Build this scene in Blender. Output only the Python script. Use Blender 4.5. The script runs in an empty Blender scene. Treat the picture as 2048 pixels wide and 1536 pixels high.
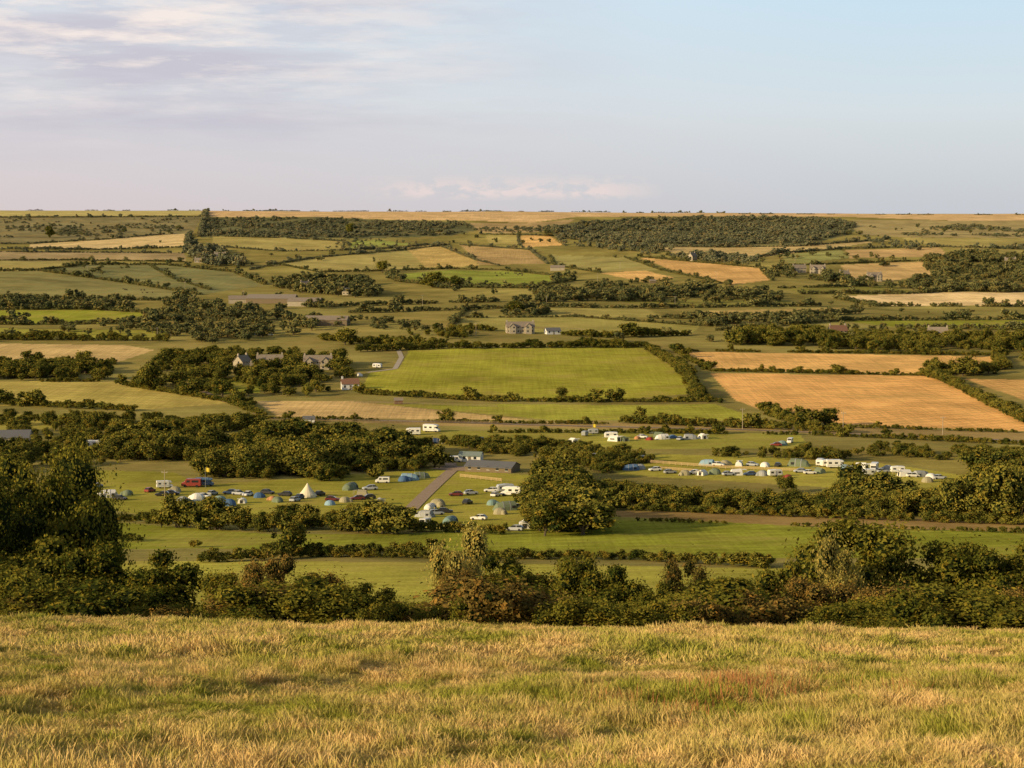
import bpy, math, random
import numpy as np
from mathutils import Vector, Matrix, Euler
random.seed(7); rng=np.random.default_rng(7)
scene=bpy.context.scene
# ------------------------------------------------------------------ camera
F=3600.0; CZ=100.0; PITCH=math.atan(344/3600.0)
cam_d=bpy.data.cameras.new("camera"); cam=bpy.data.objects.new("camera",cam_d)
scene.collection.objects.link(cam); cam.location=(0,0,CZ)
cam.rotation_euler=(math.pi/2-PITCH,0,0)
cam_d.sensor_width=36; cam_d.lens=36*F/2048; cam_d.clip_start=0.5; cam_d.clip_end=40000
scene.camera=cam
scene.view_settings.view_transform='Standard'; scene.view_settings.look='None'; scene.view_settings.exposure=0
# ------------------------------------------------------------------ terrain height
PR=np.array([(-80,-9),(-40,-5.5),(0,1.7),(20,5.6),(40,9.75),(50,11.9),(58,13.7),(70,16.6),(85,20.4),(100,24.6),(130,33),(160,40.5),(200,49),(250,58.3),(300,64.8),(330,67.8),(400,74.3),(460,79.5),(560,86.5),(680,90),(780,92),(880,92.3),(1000,90.3),(1130,86.7),(1350,81),(1550,76),(1900,66),(2300,48.6),(2600,33),(2750,20),(2850,9.5),(2950,6),(3150,1.5),(3300,0),(3600,6),(5000,40),(14000,110)],float)
def pchip(xk,yk):
    h=np.diff(xk); dl=np.diff(yk)/h; m=np.zeros_like(yk)
    for i in range(1,len(xk)-1):
        if dl[i-1]*dl[i]>0:
            w1=2*h[i]+h[i-1]; w2=h[i]+2*h[i-1]
            m[i]=(w1+w2)/(w1/dl[i-1]+w2/dl[i])
    m[0]=dl[0]; m[-1]=dl[-1]
    def f(x):
        x=np.clip(x,xk[0],xk[-1]); i=np.clip(np.searchsorted(xk,x)-1,0,len(h)-1)
        t=(x-xk[i])/h[i]
        return ((1+2*t)*(1-t)**2*yk[i]+t*(1-t)**2*h[i]*m[i]+t*t*(3-2*t)*yk[i+1]+t*t*(t-1)*h[i]*m[i+1])
    return f
prof=pchip(PR[:,0],PR[:,1])
def sst(a,b,x):
    t=np.clip((x-a)/(b-a),0,1); return t*t*(3-2*t)
def H(x,y):
    x=np.asarray(x,float); y=np.asarray(y,float)
    z=CZ-prof(y)
    near=1-sst(60,160,y)
    z=z-0.012*x*near
    z=z+near*(0.10*np.sin(x*0.9+0.7*np.sin(y*.31))*np.sin(y*0.55+1)+0.16*np.sin(x*.27+2)*np.sin(y*.21+x*.05)+.05*np.sin(x*2.1+y*.6)*np.sin(y*1.7-x*.4))
    A=sst(260,900,y)*1.6+sst(1000,1700,y)*3.2; A=A*(1-.78*sst(2500,2900,y))
    n=(np.sin(x/83+1.3*np.sin(y/240)+.6)*np.cos(y/131+.8*np.sin(x/190))+.55*np.sin(x/41+y/97+2)*np.sin(y/61-x/133))
    n2=np.sin(x/210+2.2)*np.cos(y/260-.5*np.sin(x/330)+1)
    z=z+A*(.55*n+.8*n2)+3.2*sst(1300,1700,y)*(1-sst(2450,2750,y))*n2
    z=z-3.2*np.clip(x/900,-1.6,1.6)*sst(2500,3000,y)
    return z
def ray(px,py):
    u=(px-1024)/F; v=(py-768)/F
    dy=math.cos(PITCH)-v*math.sin(PITCH); dz=-math.sin(PITCH)-v*math.cos(PITCH)
    return u/dy,dz/dy
DM=np.concatenate([np.linspace(235,1000,1600),np.linspace(1000,3450,3000)[1:]])
def S(px,py):
    """ground position (metres) of a surveyed point in the valley"""
    tx,sl=ray(px,py)
    g=CZ+sl*DM-H(tx*DM,DM); k=np.argmax(g<=0)
    if g[k]>0:
        k=int(np.argmin(g)); d=DM[k]
    elif k==0: d=DM[0]
    else:
        a,b=g[k-1],g[k]; d=DM[k-1]+(DM[k]-DM[k-1])*a/(a-b)
    return tx*d,d
def S3(px,py):
    x,y=S(px,py); return Vector((x,y,float(H(x,y))))
def dens(pts,step=18,closed=False):
    out=[];n=len(pts)
    for i in range(n if closed else n-1):
        a=pts[i];b=pts[(i+1)%n]; m=max(1,int(math.hypot(b[0]-a[0],b[1]-a[1])/step))
        for j in range(m): out.append((a[0]+(b[0]-a[0])*j/m,a[1]+(b[1]-a[1])*j/m))
    if not closed: out.append(pts[-1])
    return out
def world_poly(pts): return np.array([S(*p) for p in dens(pts,22,True)])
def pip(xs,ys,poly):
    inside=np.zeros(len(xs),bool); n=len(poly)
    for i in range(n):
        x1,y1=poly[i];x2,y2=poly[(i+1)%n]
        if y1==y2: continue
        c=((y1>ys)!=(y2>ys))&(xs<(x2-x1)*(ys-y1)/(y2-y1)+x1)
        inside^=c
    return inside
# ------------------------------------------------------------------ node helpers
def newmat(name):
    m=bpy.data.materials.new(name); m.use_nodes=True; nt=m.node_tree; nt.nodes.clear()
    out=nt.nodes.new('ShaderNodeOutputMaterial'); b=nt.nodes.new('ShaderNodeBsdfPrincipled')
    nt.links.new(b.outputs[0],out.inputs[0]); b.inputs['Specular IOR Level'].default_value=.15; b.inputs['Roughness'].default_value=.9
    return m,nt,b,out
def diffuse_only(nt,b,out,c):
    d=nt.nodes.new('ShaderNodeBsdfDiffuse')
    if hasattr(c,'is_linked'): nt.links.new(c,d.inputs[0])
    else: d.inputs[0].default_value=(*c,1)
    nt.links.new(d.outputs[0],out.inputs[0]); nt.nodes.remove(b); return d
def N(nt,t,**k):
    n=nt.nodes.new(t)
    for a,v in k.items(): setattr(n,a,v)
    return n
def mixc(nt,a,b,fac,mode='MIX'):
    n=nt.nodes.new('ShaderNodeMix'); n.data_type='RGBA'; n.blend_type=mode; n.clamp_factor=True
    for s,v in ((n.inputs[0],fac),(n.inputs[6],a),(n.inputs[7],b)):
        if hasattr(v,'is_linked'): nt.links.new(v,s)
        elif isinstance(v,(int,float)): s.default_value=v
        else: s.default_value=(v[0],v[1],v[2],1)
    return n.outputs[2]
def noise(nt,vec,scale,detail=3,rough=.55):
    n=N(nt,'ShaderNodeTexNoise'); n.inputs['Scale'].default_value=scale; n.inputs['Detail'].default_value=detail; n.inputs['Roughness'].default_value=rough
    if vec is not None: nt.links.new(vec,n.inputs['Vector'])
    return n.outputs['Fac']
def mr(nt,v,a,b,c=0,d=1):
    n=N(nt,'ShaderNodeMapRange'); nt.links.new(v,n.inputs[0])
    for i,q in zip((1,2,3,4),(a,b,c,d)): n.inputs[i].default_value=q
    return n.outputs[0]
def mth(nt,op,a,b=0):
    n=N(nt,'ShaderNodeMath',operation=op)
    for s,v in ((n.inputs[0],a),(n.inputs[1],b)):
        if hasattr(v,'is_linked'): nt.links.new(v,s)
        else: s.default_value=v
    return n.outputs[0]
def pos(nt): return N(nt,'ShaderNodeNewGeometry').outputs['Position']
def scl(nt,v,s,rot=0):
    n=N(nt,'ShaderNodeMapping'); nt.links.new(v,n.inputs[0]); n.inputs['Scale'].default_value=s; n.inputs['Rotation'].default_value=(0,0,rot); return n.outputs[0]
# ------------------------------------------------------------------ fields
BG=(.32,.33,.045);GR=(.27,.25,.06);OL=(.33,.27,.08);ST=(.60,.43,.15);GD=(.84,.52,.19);OR=(.74,.45,.17);TN=(.52,.36,.155);SC=(.16,.16,.075);PG=(.48,.40,.135);DG=(.16,.17,.05)
FIELDS=[
([(-700,412),(410,416),(404,431),(-700,434)],(.62,.52,.20)),
([(-700,434),(404,433),(385,470),(200,478),(60,487),(-700,487)],(.27,.235,.115)),
([(415,415),(2900,424),(2900,446),(2048,443),(1900,441),(1700,434),(1400,432),(1150,434),(1060,446),(950,441),(800,440),(640,434),(420,434)],(.78,.53,.26)),
([(410,436),(640,434),(760,440),(940,445),(960,460),(900,472),(700,478),(400,475)],SC),
([(940,446),(1060,446),(1150,438),(1120,458),(1060,466),(960,466)],(.50,.36,.17)),
([(1080,455),(1180,441),(1400,433),(1660,436),(1720,446),(1700,470),(1600,490),(1450,493),(1300,490),(1120,475)],SC),
([(1700,440),(2900,446),(2900,480),(1820,475),(1720,470)],(.41,.33,.15)),
([(60,488),(200,480),(330,468),(378,468),(375,492),(200,498),(60,497)],(.76,.57,.27)),
([(425,472),(560,475),(690,482),(690,500),(560,502),(425,490)],PG),
([(705,482),(760,480),(830,489),(700,497)],(.33,.37,.09)),
([(970,470),(1035,470),(1040,490),(980,488)],PG),
([(1040,470),(1100,472),(1130,490),(1040,495)],GD),
([(-500,500),(370,505),(370,522),(-500,520)],(.48,.36,.18)),
([(-500,521),(150,521),(80,545),(-500,547)],PG),
([(-500,550),(80,543),(250,566),(400,590),(380,600),(-500,592)],(.30,.275,.105)),
([(80,541),(170,530),(330,530),(470,545),(530,572),(460,580),(400,590),(250,565)],(.26,.255,.105)),
([(500,540),(640,515),(810,500),(850,520),(820,540),(640,545),(560,530)],PG),
([(810,492),(870,487),(950,520),(960,532),(850,535)],ST),
([(920,490),(1060,500),(1090,527),(960,530)],TN),
([(780,550),(880,541),(1000,541),(1150,556),(1060,575),(900,573),(800,563)],(.32,.36,.065)),
([(1100,510),(1250,515),(1320,540),(1200,545),(1110,530)],(.38,.34,.12)),
([(1280,515),(1520,536),(1540,560),(1460,570),(1330,535)],OR),
([(1200,546),(1290,541),(1350,556),(1280,563)],GD),
([(1300,493),(1480,495),(1700,485),(1780,480),(1640,500),(1500,517),(1350,508)],(.62,.46,.20)),
([(1560,510),(1680,500),(1700,515),(1580,530)],(.35,.35,.12)),
([(1690,500),(1880,495),(1900,512),(1700,516)],(.64,.43,.19)),
([(1680,530),(1860,522),(1890,545),(1780,562),(1700,556)],(.74,.50,.21)),
([(1800,475),(2800,485),(2800,507),(2048,505),(1860,494)],PG),
([(1560,575),(1780,571),(1830,586),(1600,586)],GR),
([(1660,593),(1900,584),(2800,586),(2800,612),(1750,611)],(.88,.65,.33)),
([(1230,600),(1560,600),(1640,610),(1300,615)],GR),
([(1080,616),(1290,617),(1330,635),(1100,634)],(.42,.36,.11)),
([(1400,622),(1700,615),(1720,626),(1420,636)],ST),
([(930,636),(1150,635),(1400,652),(1380,669),(1200,673),(905,655)],(.42,.37,.105)),
([(700,626),(930,621),(900,655),(720,640)],OL),
([(-500,622),(180,620),(300,626),(250,646),(60,649),(-500,642)],BG),
([(-500,651),(340,661),(330,679),(-500,674)],(.42,.39,.07)),
([(-500,681),(250,690),(310,700),(230,726),(-500,722)],(.66,.47,.20)),
([(1680,641),(2800,638),(2800,662),(1800,656)],BG),
([(820,698),(1280,693),(1370,750),(1385,787),(1250,798),(980,797),(720,782),(740,745),(800,735)],(.38,.36,.05)),
([(1350,703),(1990,713),(2005,736),(1860,749),(1420,739)],(.88,.52,.18)),
([(1420,746),(1860,752),(1910,772),(2048,843),(2700,1000),(2700,980),(2048,862),(1700,850),(1540,826),(1470,800)],(.90,.50,.17)),
([(1930,758),(2700,766),(2700,850),(2048,800)],(.68,.40,.14)),
([(-500,765),(240,762),(400,790),(460,806),(270,821),(-500,792)],(.56,.45,.12)),
([(-500,820),(160,830),(60,872),(-500,880)],(.42,.38,.075)),
([(400,755),(520,760),(520,785),(420,790)],BG),
([(510,802),(700,802),(1060,840),(560,836)],(.70,.48,.20)),
([(740,806),(1240,810),(1430,808),(1530,841),(1100,840)],(.40,.39,.06)),
([(540,838),(1060,843),(1600,850),(2700,888),(2700,915),(2048,885),(1500,862),(900,852)],(.42,.30,.12)),
([(790,858),(960,862),(1600,868),(1620,897),(1200,898),(820,894)],(.37,.34,.065)),
([(1180,905),(1700,918),(1930,950),(1900,990),(1500,965),(1240,950)],(.44,.39,.07)),
([(190,940),(350,945),(400,970),(870,938),(1060,950),(1080,1065),(820,1060),(350,1040),(190,1015)],(.37,.34,.055)),
([(1700,900),(2700,950),(2700,1000),(1960,960)],(.32,.26,.07)),
([(1200,1020),(2700,1060),(2700,1085),(1640,1055),(1200,1038)],(.38,.25,.09)),
([(200,1042),(540,1068),(820,1068),(1200,1032),(1640,1054),(2700,1080),(2700,1115),(1540,1116),(900,1102),(620,1102),(400,1097),(-500,1100),(-500,1040)],(.32,.33,.042)),
([(-500,1125),(560,1122),(900,1125),(1540,1137),(2700,1140),(2700,1300),(-500,1300)],(.44,.40,.07)),
]
# ------------------------------------------------------------------ ground sheet
dd=np.concatenate([np.linspace(-60,70,900),np.linspace(70,240,500)[1:],np.geomspace(240,14000,12000)[1:]])
row=768+F*np.tan(np.arctan(prof(dd)/np.maximum(dd,5))-PITCH)
w=np.abs(np.diff(row))*(dd[1:]>235)/1.3+np.diff(dd)/np.maximum(np.abs(dd[1:]),6)*30
cw=np.concatenate([[0],np.cumsum(w)]); ROWS=np.interp(np.linspace(0,cw[-1],820),cw,dd)
tc=np.concatenate([np.linspace(-1.3,-.36,60),np.linspace(-.355,.355,760),np.linspace(.36,1.3,60)])
YY,TT=np.meshgrid(ROWS,tc,indexing='ij'); XX=TT*(YY+75); ZZ=H(XX,YY)
nr,nc=XX.shape; V=np.stack([XX,YY,ZZ],-1).reshape(-1,3)
idx=np.arange(nr*nc).reshape(nr,nc)
Fq=np.stack([idx[:-1,:-1],idx[:-1,1:],idx[1:,1:],idx[1:,:-1]],-1).reshape(-1,4)
def npmesh(name,V,Fc,smooth=False):
    me=bpy.data.meshes.new(name); k=Fc.shape[1]
    me.vertices.add(len(V)); me.vertices.foreach_set('co',np.ascontiguousarray(V,dtype=np.float32).ravel())
    me.loops.add(Fc.size); me.loops.foreach_set('vertex_index',np.ascontiguousarray(Fc,dtype=np.int32).ravel())
    me.polygons.add(len(Fc)); me.polygons.foreach_set('loop_start',np.arange(0,Fc.size,k,dtype=np.int32)); 
    me.update(calc_edges=True)
    me.polygons.foreach_set('use_smooth',np.full(len(Fc),smooth)); return me
gm=npmesh("ground",V,Fq,True)
xs=V[:,0];ys=V[:,1]
C=np.ones((len(V),4)); C[:,:3]=(.31,.265,.08); C[:,3]=0
nn=.5+.5*np.sin(xs/37+2*np.sin(ys/90))*np.sin(ys/53+xs/120)
C[:,:3]*= (.75+.45*nn)[:,None]
nearm=ys<235; C[nearm,:3]=(.36,.29,.09)
for p,c in FIELDS:
    wp=world_poly(p); b=(xs>wp[:,0].min())&(xs<wp[:,0].max())&(ys>wp[:,1].min())&(ys<wp[:,1].max())
    ii=np.nonzero(b)[0]; 
    if len(ii)==0: continue
    s=ii[pip(xs[ii],ys[ii],wp)]; C[s,:3]=c; C[s,3]=1.0 if c[0]>.5 else (.75 if c[1]>c[0]*.93 else .3)
at=gm.color_attributes.new("field",'FLOAT_COLOR','POINT'); at.data.foreach_set('color',C.astype(np.float32).ravel())
m,nt,b,out=newmat("ground_fields")
a=N(nt,'ShaderNodeAttribute'); a.attribute_name='field'; P=pos(nt)
n1=noise(nt,P,.02,5,.68); n3=noise(nt,scl(nt,P,(.04,.5,.1),.35),1,3,.65); n4=noise(nt,P,1.3,2,.7)
wv=N(nt,'ShaderNodeTexWave'); wv.wave_type='BANDS'; wv.bands_direction='X'; nt.links.new(scl(nt,P,(1,1,1),1.05),wv.inputs[0]); wv.inputs['Scale'].default_value=.045; wv.inputs['Distortion'].default_value=1.6; wv.inputs['Detail'].default_value=1; wv.inputs['Detail Scale'].default_value=.25
n5=noise(nt,scl(nt,P,(.9,.018,.1),1.05),1,2,.6)
crop=mth(nt,'MULTIPLY',mth(nt,'ADD',mr(nt,wv.outputs['Fac'],0,1,-.08,.08),mr(nt,n5,.3,.7,-.16,.16)),a.outputs['Alpha'])
f=mr(nt,n1,.3,.7,.66,1.34); f=mth(nt,'MULTIPLY',f,mr(nt,n3,.3,.7,.8,1.2)); f=mth(nt,'MULTIPLY',f,mr(nt,n4,.3,.7,.8,1.2)); f=mth(nt,'MULTIPLY',f,mth(nt,'ADD',crop,1))
comb=N(nt,'ShaderNodeCombineXYZ'); [nt.links.new(f,comb.inputs[i]) for i in range(3)]
col=mixc(nt,a.outputs['Color'],comb.outputs[0],1.0,'MULTIPLY')
col=mixc(nt,col,(.52,.36,.12),mr(nt,noise(nt,P,.035,3,.7),.48,.75,0,.5))
diffuse_only(nt,b,out,col)
gm.materials.append(m)
ground=bpy.data.objects.new("ground",gm); scene.collection.objects.link(ground)
# ------------------------------------------------------------------ foliage materials
def foliage(name,dark,light,trans=.2,scale=.6):
    m,nt,b,out=newmat(name); oi=N(nt,'ShaderNodeObjectInfo'); P=pos(nt)
    n=noise(nt,P,scale,2,.6)
    f=mth(nt,'ADD',mth(nt,'MULTIPLY',oi.outputs['Random'],.7),mr(nt,n,.3,.7,-.15,.55))
    c=mixc(nt,dark,light,f)
    c=mixc(nt,c,(light[0]*1.6,light[1]*1.2,light[2]*.9),mr(nt,noise(nt,P,scale*3.1,1,.5),.52,.70,0,.6))
    d=diffuse_only(nt,b,out,c)
    if trans>0:
        t=N(nt,'ShaderNodeBsdfTranslucent'); nt.links.new(c,t.inputs[0]); mx=N(nt,'ShaderNodeMixShader'); mx.inputs[0].default_value=trans
        nt.links.new(d.outputs[0],mx.inputs[1]); nt.links.new(t.outputs[0],mx.inputs[2]); nt.links.new(mx.outputs[0],out.inputs[0])
    return m
M_mid=foliage("foliage_mid",(.046,.064,.014),(.25,.225,.042),0,.14)
M_far_haze=foliage("foliage_far_haze_tint",(.085,.098,.042),(.235,.22,.08),0,.05)  # leaf colour paler and greyer with distance: aerial haze put into the colour
M_dist_haze=foliage("foliage_distant_haze_tint",(.135,.148,.088),(.235,.228,.12),0,.03)  # ridge foliage lightened further, haze painted into its base colour, no volume
M_near=foliage("foliage_near",(.042,.062,.011),(.24,.22,.034),.2,.9)
M_gorse=foliage("foliage_gorse",(.085,.075,.02),(.30,.205,.055),.2,.9)
M_pale=foliage("foliage_pale",(.18,.17,.04),(.50,.43,.12),.3,1.2)
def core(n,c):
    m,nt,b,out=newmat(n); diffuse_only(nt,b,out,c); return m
M_core=core("foliage_inner",(.018,.025,.008)); M_coref_haze=core("foliage_inner_far_haze_tint",(.05,.06,.03)); M_cored_haze=core("foliage_inner_distant_haze_tint",(.095,.105,.066))  # far and distant cores lightened to carry the same painted haze
M_bark,nt,b,out=newmat("bark"); nt.links.new(mixc(nt,(.06,.045,.03),(.16,.13,.09),noise(nt,pos(nt),6,4)),b.inputs['Base Color'])
import bmesh
bmx=bmesh.new(); bmesh.ops.create_icosphere(bmx,subdivisions=1,radius=1); bmx.verts.ensure_lookup_table()
ICV=np.array([v.co[:] for v in bmx.verts]); ICF=np.array([[v.index for v in f.verts] for f in bmx.faces]); bmx.free()
def make_tree(name,seed,nleaf,leaf,mat,nl=16,base=.22,bush=False,sprig=.12,spread=1.0,stems=True,inner=None,ck=.78):
    r=np.random.default_rng(seed)
    cz=(1+base)/2; rz=(1-base)/2
    th=r.uniform(0,2*np.pi,nl); u=r.uniform(-.85,1,nl); rad=r.uniform(.3,.95,nl)
    q=np.sqrt(1-u*u*.9)
    Cn=np.stack([np.cos(th)*q*rad*.5*spread,np.sin(th)*q*rad*.5*spread,cz+u*rad*rz],1)
    R=r.uniform(.08,.22,nl)*(1 if nl<22 else .85)
    Cn=np.vstack([Cn,[[r.uniform(-.06,.06),r.uniform(-.06,.06),cz*.85]]]); R=np.append(R,.25)
    Cn[:,2]=np.minimum(Cn[:,2],1-R*.8); 
    if bush: Cn[:,2]=np.maximum(Cn[:,2],R*.5)
    pr=R**2/np.sum(R**2); k=r.choice(len(R),nleaf,p=pr)
    D=r.normal(size=(nleaf,3)); D[:,2]+=.35; D/=np.linalg.norm(D,axis=1)[:,None]
    rr=R[k]*(1-.12*r.random(nleaf)+np.where(r.random(nleaf)<.32,r.exponential(sprig,nleaf),0))
    lump=1+.28*np.sin(D[:,0]*7+k)*np.sin(D[:,1]*6+2*k)*np.sin(D[:,2]*7)
    Pp=Cn[k]+D*(rr*lump)[:,None]*np.array([1,1,.9])
    Nn=D*.9+r.normal(size=(nleaf,3))*.55; Nn/=np.linalg.norm(Nn,axis=1)[:,None]
    T=np.cross(Nn,r.normal(size=(nleaf,3))); T/=np.linalg.norm(T,axis=1)[:,None]; B=np.cross(Nn,T)
    s=leaf*r.uniform(.55,1.25,nleaf)[:,None]
    Vq=np.stack([Pp-T*s*.65,Pp-B*s*.36+Nn*s*.08,Pp+T*s*.65,Pp+B*s*.36+Nn*s*.08],1).reshape(-1,3)
    Fq=np.arange(nleaf*4).reshape(-1,4)
    Tq=np.concatenate([Fq[:,[0,1,2]],Fq[:,[0,2,3]]])
    Vs=[Vq];Fs=[Tq];off=len(Vq);mi=[np.zeros(len(Tq),int)]
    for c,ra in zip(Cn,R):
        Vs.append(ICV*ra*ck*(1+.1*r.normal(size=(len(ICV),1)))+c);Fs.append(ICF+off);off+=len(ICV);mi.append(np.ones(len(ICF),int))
    def limb(p0,p1,r0,r1):
        nonlocal off
        p0=np.array(p0,float);p1=np.array(p1,float);d=p1-p0;d/=np.linalg.norm(d);a=np.cross(d,[.3,1,.2]);a/=np.linalg.norm(a);bb=np.cross(d,a)
        an=np.linspace(0,2*np.pi,7)[:-1]; ring=np.cos(an)[:,None]*a+np.sin(an)[:,None]*bb
        Vs.append(np.vstack([p0+ring*r0,p1+ring*r1])); f=[]
        for i in range(6):
            j=(i+1)%6; f+= [[off+i,off+j,off+6+j],[off+i,off+6+j,off+6+i]]
        Fs.append(np.array(f));off+=12;mi.append(np.full(12,2))
    if stems:
        limb((0,0,-.06),(.01,0,max(base,.15)+.1),.035,.022)
        for c in Cn[:6]: limb((.01,0,max(base,.12)*.8),c,.018,.006)
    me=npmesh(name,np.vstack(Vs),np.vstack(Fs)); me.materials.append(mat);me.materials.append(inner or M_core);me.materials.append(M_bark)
    me.polygons.foreach_set('material_index',np.concatenate(mi).astype(np.int32)); return me
def coll(name,meshes):
    c=bpy.data.collections.new(name)
    for me in meshes: c.objects.link(bpy.data.objects.new(me.name,me))
    return c
c_mid=coll("broadleaf_trees",[make_tree("broadleaf_tree_%s"%"abcdefg"[i],10+i,2200,.058,M_mid,13+2*i,[.02,.08,.0,.05,.10,.0,.04][i],False,.24) for i in range(7)])
c_far=coll("distant_trees",[make_tree("distant_tree_%s"%"abcd"[i],30+i,500,.11,M_far_haze,9+2*i,.02,inner=M_coref_haze) for i in range(4)])
c_hedm=coll("hedge_bushes",[make_tree("hedge_bush_%s"%"abcd"[i],50+i,1000,.09,M_mid,12,.0,True,.2,1.0,False) for i in range(4)])
c_hedf=coll("distant_hedge_bushes",[make_tree("distant_hedge_bush_%s"%"abc"[i],60+i,260,.15,M_far_haze,8,.0,True,.15,1.0,False,M_coref_haze) for i in range(3)])
c_dist=coll("ridge_scrub_bushes",[make_tree("ridge_bush_%s"%"abcd"[i],70+i,220,.16,M_dist_haze,7+i,.0,True,.15,1.0,False,M_cored_haze) for i in range(4)])
NG={}
def gn(c):
    if c.name in NG: return NG[c.name]
    g=bpy.data.node_groups.new("scatter_"+c.name,'GeometryNodeTree')
    g.interface.new_socket('Geometry',in_out='INPUT',socket_type='NodeSocketGeometry');g.interface.new_socket('Geometry',in_out='OUTPUT',socket_type='NodeSocketGeometry')
    i=g.nodes.new('NodeGroupInput');o=g.nodes.new('NodeGroupOutput');io=g.nodes.new('GeometryNodeInstanceOnPoints')
    ci=g.nodes.new('GeometryNodeCollectionInfo');ci.inputs['Collection'].default_value=c;ci.inputs['Separate Children'].default_value=True;ci.inputs['Reset Children'].default_value=True
    def na(n,t):
        a=g.nodes.new('GeometryNodeInputNamedAttribute');a.data_type=t;a.inputs['Name'].default_value=n;return a.outputs['Attribute']
    er=g.nodes.new('FunctionNodeEulerToRotation')
    L=g.links.new
    L(i.outputs[0],io.inputs['Points']);L(ci.outputs[0],io.inputs['Instance']);io.inputs['Pick Instance'].default_value=True
    L(na('idx','INT'),io.inputs['Instance Index']);L(na('rot','FLOAT_VECTOR'),er.inputs[0]);L(er.outputs[0],io.inputs['Rotation']);L(na('scl','FLOAT_VECTOR'),io.inputs['Scale'])
    L(io.outputs[0],o.inputs[0]); NG[c.name]=g; return g
def scatter(name,pts,rots,scls,c):
    n=len(pts)
    if n==0: return
    me=bpy.data.meshes.new(name); me.vertices.add(n); me.vertices.foreach_set('co',np.asarray(pts,np.float32).ravel())
    a=me.attributes.new('rot','FLOAT_VECTOR','POINT');a.data.foreach_set('vector',np.asarray(rots,np.float32).ravel())
    a=me.attributes.new('scl','FLOAT_VECTOR','POINT');a.data.foreach_set('vector',np.asarray(scls,np.float32).ravel())
    a=me.attributes.new('idx','INT','POINT');a.data.foreach_set('value',rng.integers(0,1000,n).astype(np.int32))
    ob=bpy.data.objects.new(name,me);scene.collection.objects.link(ob)
    md=ob.modifiers.new("scatter",'NODES');md.node_group=gn(c);return ob
CLEAR=[]
def keep(x,y):
    k=np.ones(len(x),bool)
    for cx,cy,r,front in CLEAR:
        k&=~((np.abs(x-cx)<r)&(y<cy+r)&(y>cy-r-front))
    return k
def put(name,x,y,h,wf,far):
    x=np.asarray(x);y=np.asarray(y);h=np.asarray(h);k=keep(x,y);x=x[k];y=y[k];h=h[k];n=len(x)
    if n==0:return
    z=H(x,y)-.02*h; wv=h*wf*rng.uniform(.7,1.4,n)
    rot=np.zeros((n,3));rot[:,2]=rng.uniform(0,6.28,n); rot[:,0]=rng.normal(0,.08,n); rot[:,1]=rng.normal(0,.08,n)
    scatter(name,np.stack([x,y,z],1),rot,np.stack([wv,wv*rng.uniform(.75,1.25,n),h],1),far)
for px,py,r,fr in [(985,942,11,14),(940,922,6,6),(1042,668,12,30),(1105,670,6,20),(485,738,7,26),(540,733,9,26),(636,738,10,30),(700,776,6,20),(755,735,5,14),(430,750,5,12),(570,608,22,30),(610,578,8,30),(1600,545,10,50),(1635,547,10,50),(1688,556,8,50),(1750,562,9,50),(1385,520,7,40),(190,895,6,12),(20,888,9,14),(1675,672,8,20),(440,517,8,40),(400,524,7,40),(870,915,14,4)]:
    x,y=S(px,py); CLEAR.append((x,y,r,fr))
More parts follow.
